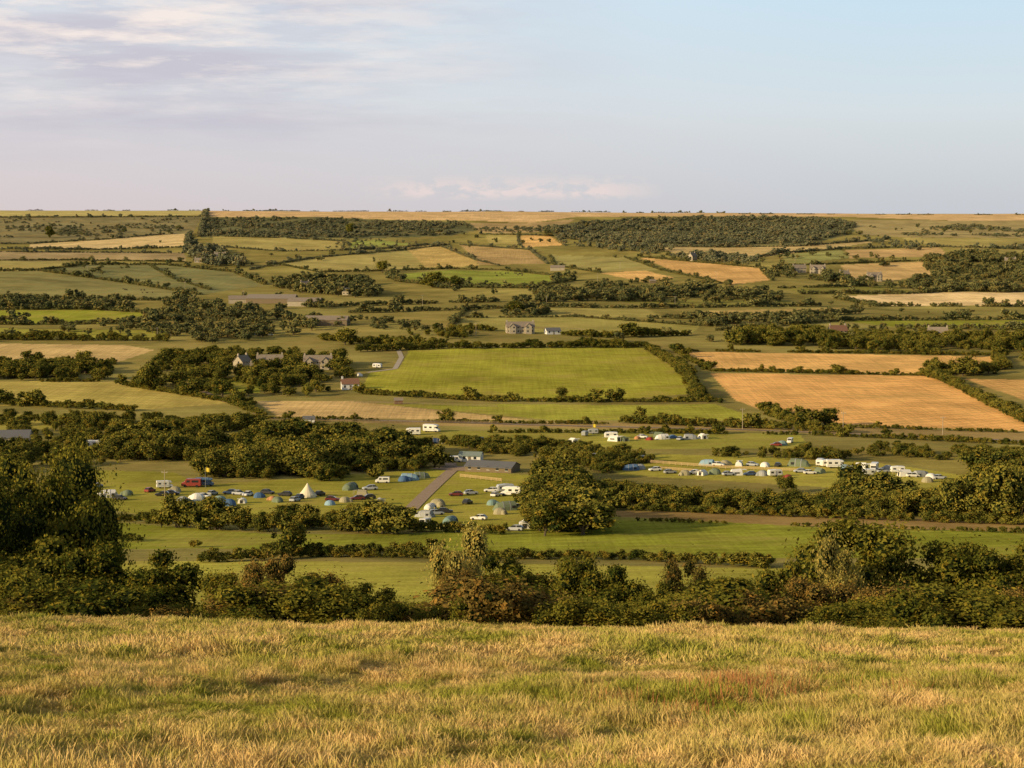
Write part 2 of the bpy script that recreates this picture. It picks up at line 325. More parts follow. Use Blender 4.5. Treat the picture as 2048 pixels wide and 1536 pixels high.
WOODS=[
([(370,895),(560,880),(840,885),(880,935),(700,965),(400,955)],8.8,5.6),
([(240,868),(380,885),(370,920),(200,925)],8,6.5),
([(1060,985),(1100,940),(1160,965),(1205,1050),(1190,1072),(1080,1072),(1050,1040)],8.5,5.2),
([(1205,980),(1330,998),(1450,1003),(1650,1008),(1860,1014),(1960,1022),(1960,1036),(1660,1032),(1330,1018),(1200,1000)],6.2,4.3),
([(1680,1010),(1730,1008),(1790,1014),(1700,1022)],9.5,6),
([(1860,1018),(2250,1000),(2400,1050),(2048,1045),(1870,1032)],10.5,6.5),
([(1940,940),(2300,930),(2400,990),(2000,985)],8.5,7),
([(880,888),(1130,894),(1330,925),(1210,948),(1110,925),(960,906)],5.2,4.8),
([(1420,906),(1600,909),(1720,917),(1700,925),(1430,915)],4.6,4.6),
([(260,780),(500,792),(690,795),(700,735),(560,705),(380,705),(330,718),(255,770)],8.8,9),
([(-200,764),(215,760),(220,738),(-200,735)],8,7.5),
([(230,652),(420,690),(600,672),(640,655),(500,628),(380,605),(330,610),(300,640)],9,10.5),
([(-100,614),(235,622),(235,608),(-100,600)],8.5,9),
([(540,568),(600,558),(730,572),(770,600),(650,592),(560,582)],11,10),
([(440,590),(560,600),(700,640),(660,615)],8,13),
([(1010,607),(1180,602),(1400,607),(1560,604),(1540,588),(1180,580),(1080,586)],9.5,9),
([(860,578),(920,578),(930,566),(850,566)],9,11),
([(1430,687),(1720,702),(1990,717),(2300,747),(2300,695),(1900,680),(1700,672),(1560,668)],9.8,9),
([(1520,552),(1700,572),(1880,585),(2300,585),(2300,530),(2000,512),(1870,510),(1830,530),(1880,556),(1800,570),(1680,560),(1560,545)],10.5,13),
([(1130,490),(1400,523),(1500,531),(1520,520),(1390,503),(1180,482)],8.5,12),
([(360,505),(400,530),(480,540),(490,520),(380,485)],10,11),
([(1300,640),(1430,655),(1560,650),(1690,640),(1600,632),(1420,640)],7.5,10),
([(-300,830),(520,848),(520,864),(240,870),(100,852),(-300,847)],6.3,5.8),
([(-300,880),(100,860),(240,880),(200,940),(-300,960)],6.8,7),
([(1840,742),(1940,738),(1990,748),(1900,752)],7,6),
([(1700,910),(1960,925),(2200,960),(2200,940),(2000,905),(1760,895)],4,5),
([(640,500),(900,495),(900,485),(700,478)],5,18),
([(1700,480),(1820,500),(2300,520),(2300,505),(1860,488)],7,18),
([(720,692),(900,692),(980,672),(880,660),(800,668)],7,9.5),
([(1100,627),(1000,642),(1010,630),(1050,622)],8,8),
([(560,640),(700,655),(900,672),(880,655),(700,636)],6.5,13),
([(1160,575),(1300,570),(1520,582),(1500,572),(1300,560)],7,14),
]
SCRUB=[([(410,438),(640,436),(760,442),(940,446),(950,460),(900,470),(700,476),(400,473)],5.5,9,.2),
([(1085,457),(1180,444),(1400,436),(1660,439),(1715,448),(1690,470),(1600,487),(1450,490),(1300,488),(1120,474)],6.5,8.5,.05),
([(-500,455),(200,450),(370,445),(370,462),(200,474),(-500,482)],4.5,12,.35),
([(-500,440),(390,437),(380,447),(-500,452)],4,14,.3),
([(1720,450),(2400,452),(2400,478),(1820,473)],4.5,12,.5),
([(940,458),(1090,455),(1100,468),(960,466)],4.5,12,.45)]
def lf(x,y,s=60): return .5+.25*(np.sin(x/s+1.7*np.sin(y/s/1.3))+np.sin(y/s*1.2+1.1*np.sin(x/s/.7+2)))
def fill(poly,h,sp,gap=.0):
    wp=world_poly(poly);x0,y0=wp.min(0);x1,y1=wp.max(0); n=int((x1-x0)*(y1-y0)/sp/sp*1.15)
    gx=rng.uniform(x0,x1,n); gy=rng.uniform(y0,y1,n); k=pip(gx,gy,wp)
    q=lf(gx,gy,max(12,sp*3)); k&=(q>gap) ; gx=gx[k];gy=gy[k];q=q[k]
    hh=h*(.58+.58*q)*rng.uniform(.5,1.15,len(gx)); return gx,gy,hh
for poly,h,sp in WOODS:
    x,y,hh=fill(poly,h,sp,.03 if sp<8 else .16); d=np.median(y) if len(y) else 0
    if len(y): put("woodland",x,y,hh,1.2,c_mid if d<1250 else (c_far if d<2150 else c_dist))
for poly,h,sp,gp in SCRUB:
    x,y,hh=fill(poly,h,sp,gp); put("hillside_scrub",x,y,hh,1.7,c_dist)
HEDGES=[([(-500,418),(240,418),(400,420)],2.0,.35),([(405,421),(700,421),(1000,423),(1450,426)],2.2,.5),([(1450,428),(1900,430),(2400,430)],2,.4),
([(398,474),(404,455),(412,424)],7,1),([(-500,437),(400,434)],3,1),([(-500,489),(60,488),(200,480),(330,469)],3,1),([(375,494),(378,470)],6,1),([(-400,500),(60,499),(200,500),(370,495)],4,.9),
([(425,473),(560,476),(690,483)],4,.9),([(425,493),(560,503),(690,501),(800,496),(880,487)],3,1),([(500,540),(560,527),(640,515),(810,500),(900,489)],3,1),([(870,488),(950,520),(1000,532)],3,1),([(920,490),(1060,500),(1095,528)],3,1),([(960,469),(1040,470),(1110,472),(1130,492)],3,1),([(1035,470),(1040,492)],2.5,1),
([(-400,501),(370,507)],3,.9),([(-400,522),(150,521),(370,524)],3,1),([(-400,550),(80,542),(170,530),(330,530),(470,545),(530,570)],4,1),([(80,542),(250,566),(400,590)],4,1),([(300,532),(350,560),(420,580)],3,.8),([(-400,593),(200,600),(380,602)],5,1),
([(560,530),(640,545),(820,541),(900,538),(1000,540),(1150,556)],3,1),([(780,552),(800,564),(900,575),(1060,577),(1150,560)],5,1),([(1100,512),(1110,532),(1200,546)],3,1),([(1250,515),(1320,540),(1460,570)],3,1),([(1280,514),(1520,536),(1545,562)],3,1),([(1120,477),(1300,493),(1450,495),(1600,493),(1700,485),(1780,479)],4,1),([(1500,518),(1560,508),(1690,498),(1880,494),(2400,510)],4,1),([(1560,531),(1680,528),(1860,521),(1890,546)],3,1),([(1560,577),(1780,571)],4,.9),([(1600,588),(1830,588),(1900,582),(2400,584)],5,1),([(1660,595),(1750,613),(2400,615)],5,.9),
([(-400,621),(180,619),(300,626)],5,.9),([(-400,645),(60,650),(250,648),(340,660)],5,1),([(-400,677),(330,682)],6,1),([(-300,726),(230,729)],5,.9),
([(700,626),(930,620),(1080,614),(1290,617),(1640,612)],5,1),([(930,636),(1150,634),(1400,652)],2.5,.9),([(900,657),(1200,675),(1380,671)],5,.9),([(1300,637),(1420,638),(1720,627)],6,1),([(930,620),(900,655)],3,.9),([(640,680),(760,688),(860,695)],5,1),
([(1430,662),(1680,642),(2400,638)],5,1),([(1800,657),(2400,664)],6,1),([(560,618),(760,610),(1000,604)],5,.9),
([(720,704),(900,697),(1100,695),(1290,695)],6,1),([(1290,695),(1370,745),(1400,800),(1440,806)],5.5,1),([(700,787),(980,803),(1250,804),(1420,804)],3.2,1),([(1350,702),(1990,711)],2.5,.8),([(1420,743),(1640,747),(1860,752)],2.8,1),([(1350,703),(1420,742)],3,1),([(1990,713),(2010,738),(1860,752),(1910,773),(2048,845),(2500,960)],5.5,1),
([(-300,765),(240,763)],2,.4),([(240,770),(400,795),(500,812)],3.5,.9),([(-300,795),(270,822)],3.5,.9),([(460,806),(520,830)],4,1),
([(520,838),(800,842),(1060,848),(1530,850),(2048,866),(2500,885)],1.8,.7),([(980,866),(1240,866),(1600,870)],2.2,.8),([(1620,870),(2048,890),(2500,910)],2.5,1),([(1240,846),(1500,856),(1700,866)],4,1),([(1530,826),(1620,858)],5,1),
([(1200,1018),(1660,1036),(2400,1062)],3,1),([(1200,1040),(1640,1054),(2400,1078)],1.4,.8),([(200,1040),(340,1048)],4,1),
([(330,1054),(440,1059),(550,1063)],7,1),([(580,1052),(700,1064),(800,1068)],7,1),([(820,1062),(900,1064),(1010,1070)],3.2,.8),
([(400,1125),(560,1119),(620,1113),(900,1117),(1250,1119),(1540,1136)],2.6,1),([(620,1113),(880,1110)],3,1),([(-300,1080),(230,1078),(400,1095)],2,.6),([(640,1010),(790,1030)],2,.4)]
for pl,h,den in HEDGES:
    wp=np.array([S(*p) for p in dens(pl,14)]); seg=np.hypot(*np.diff(wp,axis=0).T); cum=np.concatenate([[0],np.cumsum(seg)])
    md_=np.median(wp[:,1]); far=md_>1250; sp=max(1.2,h*.38)*(1.1 if far else 1)
    t=np.arange(0,cum[-1],sp); t=t+rng.uniform(-.5,.5,len(t))*sp
    ph=rng.uniform(0,6,3); q=.5+.5*np.sin(t/23+ph[0]+1.5*np.sin(t/61+ph[1]))*np.sin(t/11+ph[2])
    kk=(q>(1-den)*.9); t=t[kk]; q=q[kk]
    if len(t)==0: continue
    x=np.interp(t,cum,wp[:,0])+rng.normal(0,h*.14,len(t)); y=np.interp(t,cum,wp[:,1])+rng.normal(0,h*.18,len(t))
    hh=h*(.58+.6*q)*rng.uniform(.65,1.15,len(t)); 
    if h<5.2:
        big=rng.random(len(t))<(.05 if md_>700 else .012); hh=np.where(big,h*rng.uniform(1.5,2.4,len(t)),hh)
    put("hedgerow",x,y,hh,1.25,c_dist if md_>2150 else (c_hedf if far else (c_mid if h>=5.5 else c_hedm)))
n=1300; px=rng.uniform(-200,2250,n); py=440+(rng.random(n)**1.1)*245; pts=np.array([S(a,b_) for a,b_ in zip(px,py)]); q=lf(pts[:,0],pts[:,1],95); k=q>.70
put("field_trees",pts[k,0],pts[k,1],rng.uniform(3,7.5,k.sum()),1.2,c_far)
# ------------------------------------------------------------------ near trees and bushes on the slope
def dep(row): return math.tan(math.atan((row-768)/F)+PITCH)
NB={}
def nearmesh(kind):
    spec={'tree':(28000,.016,M_near,44,.05,False,.28,.82),'bush':(12000,.031,M_near,24,0,True,.22,.8),'bush2':(12000,.031,M_near,30,0,True,.3,.8),
          'gorse':(12000,.027,M_gorse,24,0,True,.4,.8),'gorse2':(12000,.027,M_gorse,18,0,True,.45,.8),'pale':(12000,.029,M_pale,16,.05,True,.35,.75),'tree2':(14000,.025,M_near,26,.08,False,.26,.82)}[kind]
    if kind not in NB:
        n,l,m_,nl,ba,bu,spg,ck=spec; NB[kind]=make_tree(kind+"_crown",100+len(NB),n,l,m_,nl,ba,bu,spg,1.0,True,None,ck)
    return NB[kind]
def plant(name,kind,px,d,top,wpx,rz=None):
    tx,_=ray(px,1150); x=tx*d; g=float(H(x,d)); zt=CZ-dep(top)*d; h=max(.8,zt-g+.15); wd=wpx/F*d*1.15
    ob=bpy.data.objects.new(name,nearmesh(kind)); ob.location=(x,d,g-.15); ob.scale=(wd,wd*random.uniform(.85,1.1),h); ob.rotation_euler[2]=random.uniform(0,6.28) if rz is None else rz; scene.collection.objects.link(ob)
plant("oak_tree","tree",80,128,868,280,2.2); plant("oak_tree","tree",10,124,890,260,4.0); plant("oak_tree","tree",-90,118,930,260); plant("oak_tree","tree2",165,138,980,120); plant("oak_tree","tree2",-190,125,900,300); plant("oak_tree","tree2",110,122,965,210)
L=[("hawthorn_bush","bush",60,100,1080,230),("hawthorn_bush","bush2",190,98,1100,190),("hawthorn_bush","bush",310,94,1110,200),("hawthorn_bush","bush2",20,88,1140,180),("hawthorn_bush","bush",-90,95,1100,260),
("hawthorn_bush","bush2",450,92,1150,90),("gorse_bush","gorse",530,88,1100,105),("gorse_bush","gorse2",560,84,1155,90),("gorse_bush","gorse",650,84,1142,130),("gorse_bush","gorse2",610,80,1170,110),("hawthorn_bush","bush",745,90,1172,120),
("elder_bush","pale",925,86,1060,100),("gorse_bush","gorse2",920,83,1120,90),("hawthorn_bush","bush",1005,90,1108,150),("hawthorn_bush","bush2",1065,88,1150,100),("hawthorn_bush","bush2",1150,86,1120,130),("hawthorn_bush","bush",1240,84,1128,140),("gorse_bush","gorse",1362,84,1112,95),("hawthorn_bush","bush",1310,82,1165,100),
("hawthorn_bush","bush2",1460,84,1160,110),("gorse_bush","gorse",1440,79,1180,100),("hawthorn_bush","bush",1580,88,1120,140),("hawthorn_bush","bush2",1700,92,1048,240),("elder_bush","pale",1665,88,1078,100),("hawthorn_bush","bush",1810,90,1105,160),("hawthorn_bush","bush2",1905,92,1092,190),("hawthorn_bush","bush",2000,90,1100,190),("hawthorn_bush","bush2",2110,90,1080,240),("gorse_bush","gorse",1640,80,1150,140),("gorse_bush","gorse2",1760,78,1165,150),("gorse_bush","gorse",1860,77,1180,110),("hawthorn_bush","bush",1960,80,1165,140),("gorse_bush","gorse2",2050,78,1165,120),("hawthorn_bush","bush2",2250,88,1060,260),("hawthorn_bush","bush",-250,90,1080,260)]
for a in L: plant(*a)
c_brm=coll("bramble_clumps",[make_tree("bramble_clump_%s"%"abcd"[i],80+i,3400,.052,[M_near,M_near,M_gorse,M_near][i],14,0,True,.45,1.0,False) for i in range(4)])
n=330; px=rng.uniform(-350,2400,n); d=rng.uniform(64,82,n); x=(px-1024)/F*d*1.02; hh=rng.uniform(.6,1.9,n)*(1+.3*np.sin(px/70)); hh=hh*np.where((px>380)&(px<480),.6,1)
put("bramble_thicket",x,d,hh,1.5,c_brm)
n=260; px=rng.uniform(-500,2600,n); d=rng.uniform(84,140,n); x=(px-1024)/F*d; put("bramble_thicket",x,d,rng.uniform(1.3,2.8,n),1.2,c_brm)
def vtree(name,px,base,hpx,wpx,mesh=None):
    p=S3(px,base); k=p.y/F; ob=bpy.data.objects.new(name,mesh or random.choice(list(c_mid.objects)).data); ob.location=p-Vector((0,0,.1)); ob.scale=(wpx*k,wpx*k,hpx*k); ob.rotation_euler[2]=random.uniform(0,6.28); scene.collection.objects.link(ob)
for a in [(585,1114,84,88),(890,845,28,36),(1123,798,26,32),(1650,852,40,60),(1865,748,34,36),(1925,752,40,60),(1775,875,20,26),(540,1108,26,50),(1030,628,28,40),(865,575,32,50),(905,575,24,34),(100,475,26,22),(700,470,26,26),(765,545,26,40),(690,690,36,50),(300,780,60,60),(445,795,40,60),(1570,985,36,50),(1700,1005,80,90),(1900,1034,80,80),(1120,960,62,90),(1090,1000,64,80),(1160,1040,70,80),(430,905,60,80),(560,900,58,90),(300,890,55,90),(690,905,60,90),(790,925,70,100),(2010,1040,110,110),(1960,1030,90,90)]:
    vtree("broadleaf_tree",*a)
# ------------------------------------------------------------------ meadow grass
m,nt,b,out=newmat("meadow_grass"); P=pos(nt)
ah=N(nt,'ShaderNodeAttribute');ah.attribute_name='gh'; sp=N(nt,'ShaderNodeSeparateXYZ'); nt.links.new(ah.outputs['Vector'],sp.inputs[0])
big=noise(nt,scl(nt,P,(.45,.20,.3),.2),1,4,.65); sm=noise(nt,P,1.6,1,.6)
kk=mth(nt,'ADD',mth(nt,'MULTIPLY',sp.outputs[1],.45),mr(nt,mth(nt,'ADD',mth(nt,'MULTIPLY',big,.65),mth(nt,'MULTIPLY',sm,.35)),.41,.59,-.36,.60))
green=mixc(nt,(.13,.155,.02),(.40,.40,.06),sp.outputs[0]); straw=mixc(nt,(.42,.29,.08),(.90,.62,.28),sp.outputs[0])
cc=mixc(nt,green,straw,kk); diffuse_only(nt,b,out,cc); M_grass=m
m,nt,b,out=newmat("sorrel_red"); diffuse_only(nt,b,out,(.42,.18,.075)); M_red=m
def grass_patch(name,seed,nb,size,hmin,hmax,width,mat,headf=.35):
    r=np.random.default_rng(seed); bx=r.uniform(-size/2,size/2,nb);by=r.uniform(-size/2,size/2,nb); h=r.uniform(hmin,hmax,nb)*(.9+.45*np.sin(bx*7+seed)*np.sin(by*6))
    head=r.random(nb)<headf; h=np.where(head,h*1.4+.02,h)
    a=r.uniform(0,2*np.pi,nb); lean=r.uniform(.2,1.3,nb)*h; lx=np.cos(a)*lean+.2*h; ly=np.sin(a)*lean; fa=r.uniform(0,np.pi,nb); wx=np.cos(fa)*width;wy=np.sin(fa)*width
    B=np.stack([bx,by,np.full(nb,-.03)],1); W=np.stack([wx,wy,0*wx],1); T=B+np.stack([lx,ly,h],1)
    T2=B+np.stack([lx*.65,ly*.65,h*.78],1); wt=np.where(head,1.5,.7)[:,None]; wb=np.where(head,.5,1.1)[:,None]
    V=np.stack([B-W*wb,B+W*wb,T2-W*wt,T2+W*wt,T],1).reshape(-1,3); o=np.arange(nb)[:,None]*5
    Fc=np.concatenate([o+np.array([q]) for q in ([0,1,3],[0,3,2],[2,3,4])])
    me=npmesh(name,V,Fc); me.materials.append(mat)
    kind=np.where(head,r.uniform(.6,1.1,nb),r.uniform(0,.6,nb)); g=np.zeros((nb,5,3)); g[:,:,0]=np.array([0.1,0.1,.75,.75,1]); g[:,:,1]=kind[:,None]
    at=me.attributes.new('gh','FLOAT_VECTOR','POINT'); at.data.foreach_set('vector',g.astype(np.float32).ravel()); return me
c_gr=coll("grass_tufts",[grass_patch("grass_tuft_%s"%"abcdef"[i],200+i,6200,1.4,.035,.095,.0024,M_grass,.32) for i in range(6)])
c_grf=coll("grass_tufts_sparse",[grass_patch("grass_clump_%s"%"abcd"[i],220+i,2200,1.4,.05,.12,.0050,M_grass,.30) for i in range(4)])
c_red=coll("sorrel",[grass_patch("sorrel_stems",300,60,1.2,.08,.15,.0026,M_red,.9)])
def slope_rot(x,y,rz):
    e=.15; dzx=(H(x+e,y)-H(x-e,y))/(2*e); dzy=(H(x,y+e)-H(x,y-e))/(2*e); out=[]
    for a,bb,r in zip(dzx,dzy,rz):
        n=Vector((-a,-bb,1)).normalized(); q=Vector((0,0,1)).rotation_difference(n).to_matrix()@Matrix.Rotation(r,3,'Z'); out.append(q.to_euler()[:])
    return np.array(out)
gy=np.arange(7,74,1.15); px_,py_=[],[]
for y in gy:
    hw=.30*y+5; xr=np.arange(-hw,hw,1.15); px_.append(xr+rng.uniform(-.2,.2,len(xr))); py_.append(y+rng.uniform(-.2,.2,len(xr)))
gx=np.concatenate(px_); gyy=np.concatenate(py_); rot=slope_rot(gx,gyy,rng.uniform(0,6.28,len(gx)))
hs=1.0+.45*np.sin(gx*.5+1.2*np.sin(gyy*.33))*np.sin(gyy*.4)+.4*np.sin(gx*1.3+2*np.sin(gyy*.7))*np.sin(gyy*.9+1)+rng.uniform(-.25,.45,len(gx)); hs=np.clip(hs,.55,2.1)
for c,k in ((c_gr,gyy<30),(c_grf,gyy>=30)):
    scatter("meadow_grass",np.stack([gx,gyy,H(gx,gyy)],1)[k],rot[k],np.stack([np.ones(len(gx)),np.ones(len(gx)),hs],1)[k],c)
rx=[];ry=[]
for cx,cy,n in ((1510,1385,8),(1450,1405,3),(1350,1420,2),(1750,1410,2),(1550,1372,4),(1270,1430,1)):
    tx,sl=ray(cx,cy); Dn=np.linspace(8,60,500); g=CZ+sl*Dn-H(tx*Dn,Dn); d0=Dn[np.argmax(g<=0)]
    rx+=list(tx*d0+rng.normal(0,.22,n)); ry+=list(d0+rng.normal(0,.6,n))
rx=np.array(rx);ry=np.array(ry); scatter("red_sorrel",np.stack([rx,ry,H(rx,ry)],1),slope_rot(rx,ry,rng.uniform(0,6,len(rx))),np.stack([np.full(len(rx),.8),np.full(len(rx),.8),rng.uniform(.8,1.9,len(rx))],1),c_red)
# ------------------------------------------------------------------ objects: mesh builder
def simple(name,col,rough=.7,spec=.3,vary=.15,sc=1.5):
    m,nt,b,out=newmat(name); n=noise(nt,pos(nt),sc,3); c=mixc(nt,tuple(v*(1-vary) for v in col),tuple(min(1,v*(1+vary)) for v in col),n); nt.links.new(c,b.inputs['Base Color']); b.inputs['Roughness'].default_value=rough; b.inputs['Specular IOR Level'].default_value=spec; return m
def objcol(name,rough,spec):
    m,nt,b,out=newmat(name); oi=N(nt,'ShaderNodeObjectInfo'); n=noise(nt,pos(nt),2,3); c=mixc(nt,oi.outputs['Color'],(.25,.24,.22),mr(nt,n,.55,.8,0,.25)); nt.links.new(c,b.inputs['Base Color']); b.inputs['Roughness'].default_value=rough; b.inputs['Specular IOR Level'].default_value=spec; return m
M_paint=objcol("painted_body",.3,.5); M_fab=objcol("tent_fabric",.85,.2); M_glass=simple("window_glass",(.03,.035,.04),.1,.6); M_tyre=simple("rubber",(.02,.02,.02)); M_dark=simple("dark_opening",(.03,.03,.035)); M_white=simple("white_paint",(.75,.75,.72)); M_stone=simple("purbeck_stone",(.45,.39,.29),.9,.1,.25,.8); M_slate=simple("stone_slate_roof",(.28,.23,.18),.9,.1,.25,.7); M_grey=simple("sheet_roof",(.15,.15,.155),.6,.3,.15,.3); M_wood=simple("weathered_wood",(.22,.17,.11),.9,.1,.3,4); M_red2=simple("clay_tile",(.24,.13,.085),.9,.1,.2,2); M_road=simple("gravel_road",(.38,.28,.19),.95,.1,.25,.8); M_yel=simple("yellow_cloth",(.75,.55,.06)); M_hide=simple("cattle_hide",(.05,.035,.025)); M_met=simple("metal",(.4,.4,.42),.4,.5)
class MB:
    def __init__(s): s.v=[];s.f=[];s.m=[]
    def loft(s,loops,mat,cap=True):
        o=len(s.v);n=len(loops[0])
        for l in loops: s.v+=[tuple(p) for p in l]
        for i in range(len(loops)-1):
            for j in range(n):
                k=(j+1)%n; s.f.append((o+i*n+j,o+i*n+k,o+(i+1)*n+k,o+(i+1)*n+j)); s.m.append(mat)
        if cap: s.f.append(tuple(o+j for j in reversed(range(n))));s.m.append(mat);o2=o+(len(loops)-1)*n;s.f.append(tuple(o2+j for j in range(n)));s.m.append(mat)
    def box(s,x0,x1,y0,y1,z0,z1,mat): s.loft([[(x0,y0,z0),(x1,y0,z0),(x1,y1,z0),(x0,y1,z0)],[(x0,y0,z1),(x1,y0,z1),(x1,y1,z1),(x0,y1,z1)]],mat)
    def wheel(s,x,y,r,w,mat):
        an=[i*math.pi/6 for i in range(12)]; s.loft([[(x+math.cos(a)*r,y-w/2,r+math.sin(a)*r) for a in an],[(x+math.cos(a)*r,y+w/2,r+math.sin(a)*r) for a in an]],mat)
    def hull(s,secs,mat,e=.12):
        L=[]
        for x,w,z0,z1 in secs:
            c=min(e,(z1-z0)*.4,w*.4); L.append([(x,-w,z0+c),(x,-w+c,z0),(x,w-c,z0),(x,w,z0+c),(x,w,z1-c),(x,w-c,z1),(x,-w+c,z1),(x,-w,z1-c)])
        s.loft(L,mat)
    def mesh(s,name,mats,smooth=False):
        me=bpy.data.meshes.new(name); me.from_pydata(s.v,[],s.f); [me.materials.append(q) for q in mats]
        for p,i in zip(me.polygons,s.m): p.material_index=i; p.use_smooth=smooth
        bq=bmesh.new();bq.from_mesh(me);bmesh.ops.recalc_face_normals(bq,faces=bq.faces);bq.to_mesh(me);bq.free(); return me
def me_car():
    b=MB(); b.hull([(-2.1,.7,.35,.75),(-1.95,.84,.25,.92),(-.9,.87,.2,.95),(1.0,.87,.2,.92),(1.9,.83,.25,.78),(2.1,.7,.35,.62)],0)
    b.hull([(-1.9,.7,.9,1.0),(-1.35,.68,.9,1.38),(.25,.68,.9,1.4),(1.05,.74,.9,.97)],1,.06); b.hull([(-1.35,.64,1.36,1.44),(-.6,.66,1.38,1.48),(.3,.62,1.36,1.44)],0,.03)
    for x in(-1.3,1.3):
        for y in(-.8,.8): b.wheel(x,y,.31,.2,2)
    for x in (-.55,): b.box(x-.05,x+.05,-.72,.72,.93,1.4,0)
    b.box(2.08,2.12,-.6,-.4,.5,.6,3);b.box(2.08,2.12,.4,.6,.5,.6,3); return b.mesh("car",[M_paint,M_glass,M_tyre,M_white])
def me_van():
    b=MB(); b.hull([(-2.5,.9,.35,2.0),(-2.4,.95,.3,2.15),(1.2,.95,.3,2.15),(1.75,.93,.3,1.35),(2.4,.88,.3,1.1),(2.5,.8,.4,.8)],0)
    b.box(.3,1.1,-.97,-.94,1.25,1.8,1);b.box(.3,1.1,.94,.97,1.25,1.8,1);b.box(-1.9,-.2,.94,.97,1.25,1.8,1);b.box(-1.9,-.2,-.97,-.94,1.25,1.8,1)
    b.loft([[(1.27,-.8,1.98),(1.27,.8,1.98),(1.77,.8,1.38),(1.77,-.8,1.38)],[(1.3,-.8,2.0),(1.3,.8,2.0),(1.8,.8,1.4),(1.8,-.8,1.4)]],1); b.box(-2.53,-2.5,-.7,.7,1.3,1.9,1)
    for x in(-1.5,1.5):
        for y in(-.88,.88): b.wheel(x,y,.34,.2,2)
    return b.mesh("van",[M_paint,M_glass,M_tyre])
def me_motorhome():
    b=MB(); b.hull([(-3.2,1.05,.45,2.75),(-3.1,1.12,.4,2.85),(1.3,1.12,.4,2.85)],0,.15); b.hull([(1.2,1.08,1.9,2.8),(2.2,1.0,2.0,2.65),(2.5,.9,2.1,2.4)],0); b.hull([(1.2,.98,.4,1.95),(2.0,.96,.4,1.5),(2.9,.9,.4,1.1),(3.0,.8,.5,.8)],0)
    b.loft([[(1.75,-.85,1.9),(1.75,.85,1.9),(2.12,.85,1.45),(2.12,-.85,1.45)],[(1.82,-.85,1.92),(1.82,.85,1.92),(2.2,.85,1.47),(2.2,-.85,1.47)]],1)
    for y0,y1 in((-1.15,-1.11),(1.11,1.15)): b.box(-2.6,-1.6,y0,y1,1.5,2.1,1);b.box(-.6,.4,y0,y1,1.5,2.1,1);b.box(-3.0,1.2,y0,y1,1.0,1.12,3)
    b.box(-3.23,-3.19,-.6,.6,1.5,2.1,1)
    for x in(-1.9,2.0):
        for y in(-.95,.95): b.wheel(x,y,.36,.22,2)
    return b.mesh("motorhome",[M_paint,M_glass,M_tyre,M_met])
def me_caravan():
    b=MB(); b.hull([(-2.6,.95,.7,2.1),(-2.4,1.08,.45,2.45),(0,1.1,.4,2.6),(2.2,1.08,.45,2.4),(2.6,.9,.7,1.7)],0,.2)
    for y0,y1 in((-1.13,-1.09),(1.09,1.13)): b.box(-2.0,-1.0,y0,y1,1.3,1.9,1);b.box(.8,1.8,y0,y1,1.3,1.9,1)
    b.box(-.3,.35,-1.13,-1.09,.6,2.1,3); b.box(2.5,2.62,-.6,.6,1.1,1.6,1); b.box(2.5,3.6,-.05,.05,.45,.52,3); b.wheel(0,-1.0,.33,.2,2);b.wheel(0,1.0,.33,.2,2); return b.mesh("caravan",[M_paint,M_glass,M_tyre,M_met])
def arch(x,w,h,n=10,sk=0): return [(x,math.cos(math.pi*i/n)*w,max(0,math.sin(math.pi*i/n))**.8*h) for i in range(n+1)]
def me_dome():
    b=MB(); n=16; L=[]
    for k in range(7):
        t=k/6*math.pi/2; r=math.cos(t)**.8*1.75 if k<6 else .05; z=math.sin(t)*1.7
        L.append([(r*math.cos(a)*(1+.10*abs(math.cos(2*a))),r*math.sin(a)*(1+.10*abs(math.cos(2*a))),z) for a in [2*math.pi*j/n for j in range(n)]])
    b.loft(L,0); b.loft([arch(1.2,1.0,1.35),arch(2.1,.85,1.0),arch(2.5,.6,.25)],0); b.loft([arch(2.16,.32,.75),arch(2.56,.3,.2)],1)
    return b.mesh("dome_tent",[M_fab,M_dark])
def me_tunnel():
    b=MB(); b.loft([arch(-2.9,.9,.4),arch(-2.2,1.3,1.5),arch(-.9,1.6,1.9),arch(.6,1.6,2.0),arch(2.0,1.6,1.95),arch(2.7,1.4,.5)],0)
    b.loft([arch(-.93,1.63,1.93),arch(-.8,1.63,1.93)],2,False);b.loft([arch(.55,1.63,2.03),arch(.7,1.63,2.03)],2,False)
    b.box(.95,1.7,-1.62,-1.3,.5,1.1,1);b.box(.95,1.7,1.3,1.62,.5,1.1,1); b.box(2.2,2.55,-.4,.4,.05,1.0,1); return b.mesh("tunnel_tent",[M_fab,M_dark,M_met])
def me_bell():
    b=MB(); n=18; C=lambda r,z:[(r*math.cos(2*math.pi*j/n),r*math.sin(2*math.pi*j/n),z) for j in range(n)]
    b.loft([C(2.45,0),C(2.4,.6),C(1.5,1.6),C(.7,2.7),C(.06,3.7)],0); b.loft([C(.05,3.6),C(.04,4.0)],1)
    b.loft([[(2.46,-.5,.02),(2.46,.5,.02),(1.6,.05,1.6),(1.6,-.05,1.6)],[(2.52,-.5,.02),(2.52,.5,.02),(1.66,.05,1.62),(1.66,-.05,1.62)]],1); return b.mesh("bell_tent",[M_fab,M_dark])
